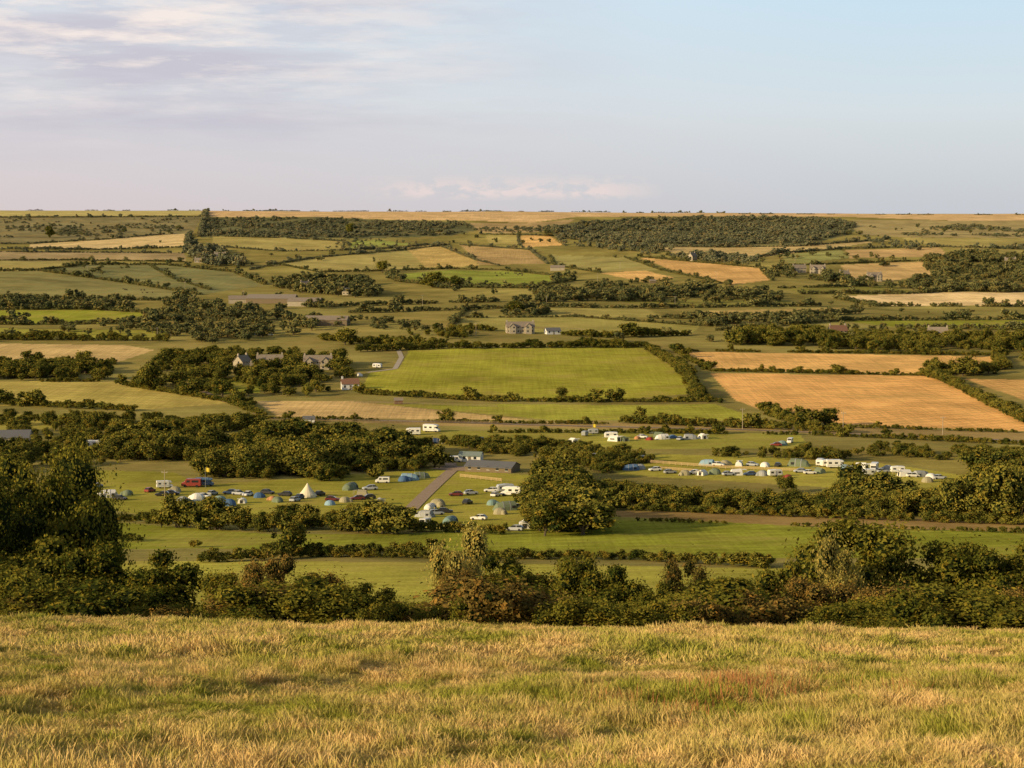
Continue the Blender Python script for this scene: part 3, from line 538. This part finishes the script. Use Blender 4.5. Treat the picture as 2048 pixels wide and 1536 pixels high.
def me_ridge():
    b=MB(); b.loft([[(-2,-1.3,0),(-2,1.3,0),(-1.6,1.1,1.2),(-1.5,0,1.9),(-1.6,-1.1,1.2)],[(2,-1.3,0),(2,1.3,0),(1.8,1.1,1.3),(1.7,0,2.05),(1.8,-1.1,1.3)]],0)
    b.box(2.0,3.3,-1.2,1.2,1.75,1.8,0); [b.box(3.2,3.26,y,y+.06,0,1.75,2) for y in(-1.15,1.1)]; b.box(1.96,2.02,-.5,.5,.05,1.2,1); b.box(-.8,.8,-1.27,-1.2,.6,1.0,1); return b.mesh("frame_tent",[M_fab,M_dark,M_met])
ME={'parked_car':me_car(),'camper_van':me_van(),'motorhome':me_motorhome(),'caravan':me_caravan(),'dome_tent':me_dome(),'tunnel_tent':me_tunnel(),'bell_tent':me_bell(),'frame_tent':me_ridge()}
W=(.80,.78,.72);SI=(.45,.47,.5);BK=(.03,.03,.035);RD=(.30,.05,.04);BL=(.08,.15,.28);NB_=(.04,.07,.15);GN_=(.18,.22,.14);KH=(.36,.32,.20);LB=(.26,.40,.50);MR=(.16,.03,.03);CR=(.78,.70,.50);GY=(.36,.37,.36);TE=(.20,.30,.28);OG=(.48,.24,.11)
ITEMS=[('bell_tent',615,994,CR,1.1),('dome_tent',395,1000,W,1.2),('dome_tent',365,1003,GY,.9),('dome_tent',458,1011,BL,1.1),('camper_van',383,974,RD,1.2),('motorhome',410,972,BL,.9),('motorhome',330,976,W,.8),
('parked_car',325,992,BK,1),('parked_car',300,984,RD,1),('parked_car',345,990,BK,1),('parked_car',460,988,NB_,1),('parked_car',478,990,SI,1),('parked_car',495,992,W,1),('dome_tent',518,995,BL,.9),('parked_car',570,992,BK,1),('parked_car',640,991,BK,1),
('tunnel_tent',700,979,GN_,1.1),('parked_car',740,980,SI,1.1),('camper_van',765,966,W,.9),('tunnel_tent',818,960,LB,1.1),('tunnel_tent',842,956,GN_,1),('dome_tent',808,962,BL,1),('parked_car',715,1000,MR,1),('parked_car',737,998,BK,1),('frame_tent',725,990,KH,.8),
('parked_car',912,992,MR,1),('parked_car',942,989,SI,1),('parked_car',982,984,W,1),('parked_car',991,993,W,1),('motorhome',1022,992,W,1.0),('caravan',1010,985,SI,1),('dome_tent',875,1012,KH,1.2),('parked_car',872,1030,SI,1),('parked_car',890,1026,BK,1),('tunnel_tent',850,1034,GY,.9),('camper_van',852,1052,W,.9),('tunnel_tent',1012,1020,GN_,1.2),('parked_car',1035,1018,GY,1),('frame_tent',1048,1056,W,1),('parked_car',1030,1062,SI,1),('dome_tent',925,1063,BL,1),('dome_tent',1000,1028,KH,1),('parked_car',958,1040,W,1),('tunnel_tent',900,1046,TE,.9),
('tunnel_tent',215,994,W,1.1),('parked_car',195,975,SI,1),('parked_car',240,1000,BK,1),('dome_tent',255,990,GN_,.9),('dome_tent',440,1003,TE,1),('parked_car',425,990,GY,1),('parked_car',408,996,W,1),('dome_tent',350,984,KH,1),('dome_tent',380,1010,TE,.9),('parked_car',535,988,BK,1),('dome_tent',555,1004,GN_,.9),('parked_car',598,998,NB_,1),('frame_tent',485,1006,W,.8),('dome_tent',425,1012,GY,.9),('dome_tent',545,1000,OG,.7),('parked_car',590,1003,SI,1),('parked_car',665,1002,MR,1),('dome_tent',690,1004,KH,.9),('frame_tent',760,1008,GY,.9),('parked_car',745,1012,SI,1),('dome_tent',660,1010,LB,.8),('parked_car',690,1030,GY,1),('dome_tent',715,1045,LB,.8),('tunnel_tent',860,1018,W,.8),('dome_tent',985,1010,TE,.9),('parked_car',935,1008,BK,1),
('motorhome',825,870,W,1),('motorhome',864,864,W,1.1),('tunnel_tent',870,886,NB_,1),('dome_tent',884,886,GY,1),('dome_tent',860,888,RD,.8),('frame_tent',945,886,W,1),('parked_car',925,884,W,1),('parked_car',960,882,BK,1),
('caravan',1170,872,GY,.8),('caravan',1186,868,GY,.8),('frame_tent',1146,886,W,1),('caravan',1222,877,W,1),('frame_tent',1228,882,W,1.1),('frame_tent',1250,882,GN_,.9),('parked_car',1285,876,W,1),('dome_tent',1300,880,RD,.7),('tunnel_tent',1325,878,W,1),('frame_tent',1318,874,GN_,1),('parked_car',1360,880,SI,1),('tunnel_tent',1380,878,GY,1),('frame_tent',1405,877,W,1),('dome_tent',1345,876,BL,.8),('dome_tent',1565,890,TE,1),('camper_van',1580,886,W,.9),('parked_car',1552,892,RD,1),('dome_tent',1275,878,OG,.7),
('camper_van',1197,920,W,1.1),('camper_van',1285,922,SI,.9),('tunnel_tent',1262,940,BL,1),('dome_tent',1280,938,GY,1),('parked_car',1310,942,W,1),('parked_car',1340,947,GY,1),('dome_tent',1370,950,KH,1.0),('parked_car',1388,948,W,1),('frame_tent',1405,950,W,.9),('dome_tent',1430,948,GN_,1.1),('parked_car',1457,951,SI,1),('frame_tent',1472,950,W,1),('parked_car',1500,951,NB_,1),('dome_tent',1525,951,GY,1),('caravan',1550,953,W,.9),('dome_tent',1576,956,RD,.7),
('tunnel_tent',1415,930,LB,1),('parked_car',1437,932,W,1),('dome_tent',1450,930,KH,1),('frame_tent',1478,932,W,.9),('parked_car',1505,932,SI,1),('dome_tent',1530,933,W,.9),('parked_car',1556,933,BK,1),('tunnel_tent',1597,932,GN_,1.3),('caravan',1640,932,W,1),('caravan',1656,934,W,1),('motorhome',1672,936,W,1),('dome_tent',1690,938,LB,.9),('parked_car',1706,940,SI,1),('frame_tent',1722,938,W,1.1),('motorhome',1748,943,W,1),('parked_car',1765,945,SI,1),('dome_tent',1776,940,GY,1),('frame_tent',1810,952,W,1.1),('parked_car',1826,954,W,1),('tunnel_tent',1842,953,GY,1),('dome_tent',1862,957,W,1),('parked_car',1880,958,SI,1),('parked_car',1790,968,BK,1),('parked_car',1758,970,SI,1),('dome_tent',1855,964,KH,1),('parked_car',1600,945,SI,1),('parked_car',1620,948,W,1),('frame_tent',1640,946,GN_,.9),('caravan',1735,952,W,.9),('caravan',1795,946,W,.9),
('camper_van',910,924,W,1),('caravan',755,736,W,1),('caravan',430,750,W,1),('parked_car',455,667,W,1),('parked_car',425,665,W,1),('parked_car',510,670,SI,1),('parked_car',540,671,W,1),('parked_car',520,672,BK,1),('caravan',178,897,W,1.2),('caravan',198,897,W,1.2),('frame_tent',720,752,W,.8)]
for kind,px,py,col,s in ITEMS:
    ob=bpy.data.objects.new(kind,ME[kind]); p=S3(px,py); ob.location=p; ob.color=(*col,1); sc=s*1.05
    e=1.5; nrm=Vector((-(H(p.x+e,p.y)-H(p.x-e,p.y))/(2*e),-(H(p.x,p.y+e)-H(p.x,p.y-e))/(2*e),1)).normalized()
    ya=random.choice([0,math.pi,0.3,-.4,2.8,1.2,-1.9,3.4]) if 'tent' not in kind or kind=='tunnel_tent' else random.uniform(0,6.28)
    q=Vector((0,0,1)).rotation_difference(nrm).to_matrix()@Matrix.Rotation(ya,3,'Z'); ob.rotation_euler=q.to_euler(); ob.scale=(sc,sc,sc); scene.collection.objects.link(ob)
# ------------------------------------------------------------------ buildings
def part(parent,name,b,mats):
    me=b.mesh(name,mats); o=bpy.data.objects.new(name,me); o.parent=parent; scene.collection.objects.link(o)
def house(name,px,py,w,dp,hw,hr,yaw=0,wall=None,roof=None,chim=2,wins=True,gable=False,sink=0):
    wall=wall or M_stone; roof=roof or M_slate; E=bpy.data.objects.new(name,None); scene.collection.objects.link(E); p=S3(px,py); E.location=p-Vector((0,0,.4+sink)); E.rotation_euler[2]=yaw
    hw+=.4; b=MB(); W2=w/2;D=dp/2
    b.loft([[(-W2,-D,0),(-W2,D,0),(-W2,D,hw),(-W2,0,hw+hr),(-W2,-D,hw)],[(W2,-D,0),(W2,D,0),(W2,D,hw),(W2,0,hw+hr),(W2,-D,hw)]],0)
    if gable:
        for gx in (-W2*.6,W2*.55):
            b.loft([[(gx-2.2,-D-1.8,0),(gx+2.2,-D-1.8,0),(gx+2.2,-D-1.8,hw),(gx,-D-1.8,hw+hr*.7),(gx-2.2,-D-1.8,hw)],[(gx-2.2,0,0),(gx+2.2,0,0),(gx+2.2,0,hw),(gx,0,hw+hr*.7),(gx-2.2,0,hw)]],0)
    part(E,"walls",b,[wall]); b=MB()
    def slab(x0,x1,ya,za,yb,zb,t=.18): b.loft([[(x0,ya,za),(x1,ya,za),(x1,yb,zb),(x0,yb,zb)],[(x0,ya,za+t),(x1,ya,za+t),(x1,yb,zb+t),(x0,yb,zb+t)]],0)
    s=hr/D; slab(-W2-.3,W2+.3,-D-.4,hw-.4*s+.05,0,hw+hr+.05); slab(-W2-.3,W2+.3,D+.4,hw-.4*s+.05,.003,hw+hr+.05)
    if gable:
        for gx in (-W2*.6,W2*.55):
            for sg in(-1,1): b.loft([[(gx+sg*2.5,-D-2.1,hw-.25),(gx,-D-2.1,hw+hr*.7+.05),(gx,-.6,hw+hr*.7+.05),(gx+sg*2.5,-.6,hw-.25)],[(gx+sg*2.5,-D-2.1,hw-.07),(gx,-D-2.1,hw+hr*.7+.23),(gx,-.6,hw+hr*.7+.23),(gx+sg*2.5,-.6,hw-.07)]],0)
    part(E,"roof",b,[roof])
    if chim:
        b=MB(); 
        for cx in ([-W2+.5,W2-.5][:chim]): b.box(cx-.45,cx+.45,-.4,.4,hw+hr-.6,hw+hr+1.3,0); b.box(cx-.15,cx+.15,-.15,.15,hw+hr+1.3,hw+hr+1.7,1)
        part(E,"chimney",b,[wall,M_red2])
    if wins:
        b=MB(); nwn=max(2,int(w/3))
        for i in range(nwn):
            cx=-W2+(i+.5)*w/nwn
            for z in ([1.4] if hw<4 else [1.3,3.9]):
                yy=-D
                if gable and min(abs(cx+W2*.6),abs(cx-W2*.55))<2.2: yy=-D-1.8
                b.box(cx-.5,cx+.5,yy-.04,yy+.02,z,z+1.2,0); b.box(cx-.6,cx+.6,yy-.08,yy-.0,z-.12,z,1)
        for z in ([1.4] if hw<4 else [1.3,3.9]):
            b.box(-W2-.04,-W2+.02,-1,0,z,z+1.2,0)
        part(E,"windows",b,[M_glass,M_white]); b=MB(); b.box(-.5,.5,-D-.05,-D+.02,.4,2.4,0); part(E,"door",b,[M_wood])
    return E
house("stone_farmhouse",1040,666,19,7,4.6,3,.12,gable=True); house("farm_outbuilding",1105,668,10,6,2.4,1.8,.3,wall=M_white,roof=M_grey,chim=0)
house("stone_cottage",485,738,9,6.5,4.4,3.4,1.1); house("stone_cottage",540,733,15,7,3.6,3.2,.1); house("stone_cottage",515,742,8,5,2.6,2,.2,chim=1); house("stone_house",636,738,16,7,4.6,3.2,.05,gable=True); house("brick_cottage",700,778,9,6,3,2.4,.2,wall=M_white,roof=M_red2,chim=1)
house("shower_block",985,942,17,9,1.9,1.5,-.35,wall=M_wood,roof=M_grey,chim=0); house("camp_reception",942,922,8,5,2.2,1.1,-.2,wall=M_white,roof=simple("green_roof",(.22,.27,.24)),chim=0)
house("farm_barn",545,606,40,14,4,3,-.12,wall=M_wood,roof=simple("barn_roof",(.26,.22,.18),.8),chim=0,wins=False); house("farm_barn",610,612,26,12,4,2.6,-.1,wall=M_stone,roof=M_slate,chim=0,wins=False); house("farm_barn",480,606,18,10,3.5,2.5,.1,wall=M_stone,roof=M_slate,chim=0,wins=False); house("farm_barn",655,650,30,12,4,2.5,-.1,wall=M_wood,roof=M_slate,chim=0,wins=False)
house("stone_house",610,580,9,7,5,3.4,.6); house("stone_house",1598,545,14,7,4.8,3.4,.2); house("stone_house",1635,547,16,8,5,4,-.1,gable=True); house("stone_house",1688,556,10,7,4.4,3.2,.3); house("stone_house",1748,562,15,8,5,3.8,.1,gable=True); house("stone_house",1385,521,9,7,5,4,.8); house("stone_house",440,517,14,7,4.4,3,.1); house("stone_house",400,525,12,6,3,2.4,0); house("farm_barn",1115,541,16,9,3.5,2.4,0,chim=0,wins=False)
house("stone_house",1675,674,12,7,4.6,3.4,.2,roof=M_red2); house("stone_house",1875,678,13,7,4.6,3.4,-.2,roof=M_slate); house("farm_barn",10,890,20,10,3.4,2.4,.1,roof=M_grey,chim=0,wins=False); house("stone_house",2020,530,12,7,4.6,3.4,-.2);house("stone_house",700,590,12,7,3.6,2.4,-.2,roof=M_grey,chim=1); house("field_shed",1305,566,6,4,2.2,1.2,.1,wall=M_wood,chim=0,wins=False); house("field_shed",797,808,4,3,2,1,.1,wall=M_red2,chim=0,wins=False);house("field_shed",618,845,5,3,1.8,1,.1,wall=M_white,roof=M_grey,chim=0,wins=False)
# ------------------------------------------------------------------ roads (thin sheets following the ground)
def road(name,pl,w,mat,lift=.12,step=10):
    c=np.array([S(*p) for p in dens(pl,step)]); t=np.gradient(c,axis=0); t/=np.linalg.norm(t,axis=1)[:,None]+1e-9; nn=np.stack([-t[:,1],t[:,0]],1)
    seg=np.hypot(*np.diff(c,axis=0).T); cum=np.concatenate([[0],np.cumsum(seg)]); q=np.arange(0,cum[-1],2.0)
    c=np.stack([np.interp(q,cum,c[:,0]),np.interp(q,cum,c[:,1])],1); nn=np.stack([np.interp(q,cum,nn[:,0]),np.interp(q,cum,nn[:,1])],1); k=5
    V=[]
    for j in range(k):
        o=(j/(k-1)-.5)*w; X=c[:,0]+nn[:,0]*o; Y=c[:,1]+nn[:,1]*o; V.append(np.stack([X,Y,H(X,Y)+lift],1))
    V=np.stack(V,1).reshape(-1,3); n=len(c); ii=np.arange(n*k).reshape(n,k); Fc=np.stack([ii[:-1,:-1],ii[1:,:-1],ii[1:,1:],ii[:-1,1:]],-1).reshape(-1,4)
    me=npmesh(name,V,Fc,True); me.materials.append(mat); ob=bpy.data.objects.new(name,me); scene.collection.objects.link(ob)
road("campsite_road",[(820,1020),(850,990),(880,962),(905,940),(900,925)],4.2,M_road)
road("gravel_yard",[(875,935),(960,940)],12,M_road,.16)
road("farm_track",[(735,745),(790,738),(803,715),(797,700),(790,692)],3,simple("pale_gravel",(.45,.38,.28)))
road("country_lane",[(400,780),(440,800),(500,815),(520,830)],4,M_road)
road("country_lane",[(330,672),(360,662),(400,655)],4,M_road); road("railway_ballast",[(520,836),(800,842),(1060,850),(1500,860),(2048,882),(2400,898)],3.5,simple("ballast",(.28,.21,.16)))
# ------------------------------------------------------------------ poles, fences, flags, cattle
def me_pole():
    b=MB(); an=[i*math.pi/4 for i in range(8)]
    b.loft([[(.16*math.cos(a),.16*math.sin(a),-.5) for a in an],[(.11*math.cos(a),.11*math.sin(a),9) for a in an]],0); b.box(-.9,.9,-.06,.06,8.2,8.35,0)
    for x in(-.8,0,.8): b.box(x-.05,x+.05,-.05,.05,8.35,8.6,1)
    return b.mesh("utility_pole",[simple("pole_wood",(.40,.33,.24)),M_white])
mp=me_pole()
for px,py in [(40,748),(1485,858),(1686,866),(1885,876),(952,672),(1093,614),(1350,614),(487,602),(370,582),(175,547),(315,682),(1195,565),(845,612),(600,505),(1240,540),(1590,530),(1432,560),(330,1000)]:
    ob=bpy.data.objects.new("utility_pole",mp); ob.location=S3(px,py); ob.rotation_euler[2]=random.uniform(-.6,.6); scene.collection.objects.link(ob)
def fence(name,pl,mat=None):
    c=np.array([S(*p) for p in dens(pl,10)]); seg=np.hypot(*np.diff(c,axis=0).T); cum=np.concatenate([[0],np.cumsum(seg)]); q=np.arange(0,cum[-1],2.5); X=np.interp(q,cum,c[:,0]);Y=np.interp(q,cum,c[:,1]);Z=H(X,Y); b=MB()
    for i in range(len(q)):
        b.box(X[i]-.06,X[i]+.06,Y[i]-.06,Y[i]+.06,Z[i]-.2,Z[i]+1.25,0)
        if i+1<len(q):
            for z in(.45,.8,1.12): b.loft([[(X[i],Y[i]-.08,Z[i]+z),(X[i],Y[i]-.12,Z[i]+z),(X[i],Y[i]-.12,Z[i]+z+.12),(X[i],Y[i]-.08,Z[i]+z+.12)],[(X[i+1],Y[i+1]-.08,Z[i+1]+z),(X[i+1],Y[i+1]-.12,Z[i+1]+z),(X[i+1],Y[i+1]-.12,Z[i+1]+z+.12),(X[i+1],Y[i+1]-.08,Z[i+1]+z+.12)]],0)
    me=b.mesh(name,[mat or M_wood]); ob=bpy.data.objects.new(name,me); scene.collection.objects.link(ob)
M_pine=simple("pale_timber",(.60,.42,.24),.9,.1,.2,3)
fence("wooden_fence",[(700,806),(1000,815)]); fence("wooden_fence",[(540,842),(1000,848)]); fence("timber_fence",[(1290,926),(1450,938),(1620,945)],M_pine); fence("timber_fence",[(1320,940),(1400,946)],M_pine); fence("timber_fence",[(920,955),(1010,965)],M_pine); fence("wooden_fence",[(1020,655),(1160,660),(1190,668)])
def flag(px,py,h):
    b=MB(); an=[i*math.pi/3 for i in range(6)]; b.loft([[(.05*math.cos(a),.05*math.sin(a),0) for a in an],[(.03*math.cos(a),.03*math.sin(a),h) for a in an]],0)
    L=[]; 
    for i in range(7):
        x=.04+i*.25; y=.12*math.sin(i*1.1); L.append([(x,y-.01,h-1.3-.05*i),(x,y+.01,h-1.3-.05*i),(x,y+.01,h-.05-.04*i),(x,y-.01,h-.05-.04*i)])
    b.loft(L,1); ob=bpy.data.objects.new("flag_pole",b.mesh("flag_pole",[M_met,M_yel])); ob.location=S3(px,py); scene.collection.objects.link(ob)
flag(411,975,6.5); flag(1185,872,5)
def me_cow(graze):
    b=MB()
    def ring(x,z,ry,rz,n=8): return [(x,ry*math.cos(2*math.pi*i/n),z+rz*math.sin(2*math.pi*i/n)) for i in range(n)]
    b.loft([ring(-1.05,1.15,.1,.15),ring(-.9,1.1,.3,.33),ring(-.4,1.02,.36,.38),ring(.2,1.0,.36,.4),ring(.65,1.05,.28,.38),ring(.85,1.1,.16,.25)],0)
    hz=.35 if graze else 1.35; b.loft([ring(.7,1.15,.17,.26),ring(1.05,(1.1+hz)/2+.05,.13,.18),ring(1.25,hz+.05,.13,.15),ring(1.6,hz-.12,.08,.09)],0)
    for y in(-.16,.16): b.box(1.16,1.22,y-.06,y+.06,hz+.14,hz+.22,0)
    for x in(-.8,.55):
        for y in(-.2,.2):
            k=-.1 if x<0 else .04
            b.loft([[(x-.13,y-.08,.85),(x+.13,y-.08,.85),(x+.13,y+.08,.85),(x-.13,y+.08,.85)],[(x+k-.06,y-.05,.45),(x+k+.06,y-.05,.45),(x+k+.06,y+.05,.45),(x+k-.06,y+.05,.45)],[(x-.05,y-.05,0),(x+.06,y-.05,0),(x+.06,y+.05,0),(x-.05,y+.05,0)]],0)
    b.box(-1.12,-1.07,-.03,.03,.5,1.25,0); return b.mesh("cow",[M_hide],True)
cows=[me_cow(True),me_cow(False)]
for i in range(18):
    ob=bpy.data.objects.new("cow",random.choice(cows)); ob.location=S3(random.uniform(985,1045),random.uniform(547,553)); ob.rotation_euler[2]=random.uniform(0,6.28); scene.collection.objects.link(ob)
for i in range(8):
    ob=bpy.data.objects.new("cow",random.choice(cows)); ob.location=S3(random.uniform(230,310),random.uniform(575,587)); ob.rotation_euler[2]=random.uniform(0,6.28); scene.collection.objects.link(ob)
# ------------------------------------------------------------------ light and sky
EL=math.radians(17); AZ=math.radians(27)
sd=Vector((-math.cos(EL)*math.cos(AZ),-math.cos(EL)*math.sin(AZ),math.sin(EL)))
sl=bpy.data.lights.new("sun",'SUN'); sl.energy=5; sl.angle=math.radians(.5); sl.color=(1,.77,.42); so=bpy.data.objects.new("sun",sl); so.rotation_euler=sd.to_track_quat('Z','Y').to_euler(); scene.collection.objects.link(so)
wd=bpy.data.worlds.new("World"); scene.world=wd; wd.use_nodes=True; nt=wd.node_tree; nt.nodes.clear()
o=N(nt,'ShaderNodeOutputWorld'); bg=N(nt,'ShaderNodeBackground'); nt.links.new(bg.outputs[0],o.inputs[0]); STR=.1; bg.inputs[1].default_value=STR
sk=N(nt,'ShaderNodeTexSky'); sk.sky_type='NISHITA'; sk.sun_disc=False; sk.sun_elevation=EL; sk.sun_rotation=math.atan2(sd.x,sd.y)%(2*math.pi); sk.air_density=1; sk.dust_density=1.5; sk.ozone_density=1
tcn=N(nt,'ShaderNodeTexCoord'); G=tcn.outputs['Generated']; sep=N(nt,'ShaderNodeSeparateXYZ'); nt.links.new(G,sep.inputs[0]); X,Y,Z=sep.outputs
def srgb(r,g,b):
    f=lambda c:(c/255/12.92) if c/255<.04045 else ((c/255+.055)/1.055)**2.4
    return tuple(f(c)/STR for c in (r,g,b))
lr=mr(nt,X,-.25,.2,0,1)
lo=mixc(nt,srgb(217,205,206),srgb(201,204,210),lr); mi_=mixc(nt,srgb(219,217,221),srgb(217,225,229),lr); hi=mixc(nt,srgb(225,234,241),srgb(201,228,245),lr)
v1=mixc(nt,lo,mi_,mr(nt,Z,0,.055)); v2=mixc(nt,v1,hi,mr(nt,Z,.045,.125))
skd=mixc(nt,sk.outputs[0],(.62,.60,.56),1.0,'MULTIPLY')
veil=mixc(nt,skd,v2,mr(nt,Z,.15,.40,.97,0))
vm=N(nt,'ShaderNodeMapping'); nt.links.new(G,vm.inputs[0]); vm.inputs['Rotation'].default_value=(0,math.radians(9),0); vm.inputs['Scale'].default_value=(5,1,42)
c1=noise(nt,vm.outputs[0],1,5,.6)
msk=mth(nt,'MULTIPLY',mr(nt,c1,.38,.62),mth(nt,'MULTIPLY',mr(nt,X,.08,-.14),mr(nt,Z,.02,.05)))
cl=mixc(nt,veil,srgb(198,195,207),mth(nt,'MULTIPLY',msk,.85))
vm2=N(nt,'ShaderNodeMapping'); nt.links.new(G,vm2.inputs[0]); vm2.inputs['Rotation'].default_value=(0,math.radians(7),0); vm2.inputs['Scale'].default_value=(10,2,60); vm2.inputs['Location'].default_value=(3.3,0,1.7)
c2=noise(nt,vm2.outputs[0],1.2,5,.65); m2=mth(nt,'MULTIPLY',mr(nt,c2,.46,.64),mth(nt,'MULTIPLY',mr(nt,X,.02,-.18),mr(nt,Z,.045,.08)))
cl=mixc(nt,cl,srgb(250,237,229),mth(nt,'MULTIPLY',m2,.9))
vm3=N(nt,'ShaderNodeMapping'); nt.links.new(G,vm3.inputs[0]); vm3.inputs['Scale'].default_value=(60,4,130)
c3=noise(nt,vm3.outputs[0],1,4,.6)
band=mth(nt,'MULTIPLY',mr(nt,Z,.006,.010),mr(nt,Z,.021,.013)); bx=mth(nt,'MULTIPLY',mr(nt,X,-.085,-.05),mr(nt,X,.085,.05))
cl=mixc(nt,cl,srgb(233,217,213),mth(nt,'MULTIPLY',mth(nt,'MULTIPLY',mr(nt,c3,.43,.54),band),mth(nt,'MULTIPLY',bx,.85)))
nt.links.new(cl,bg.inputs[0])
print("objects",len(scene.objects))
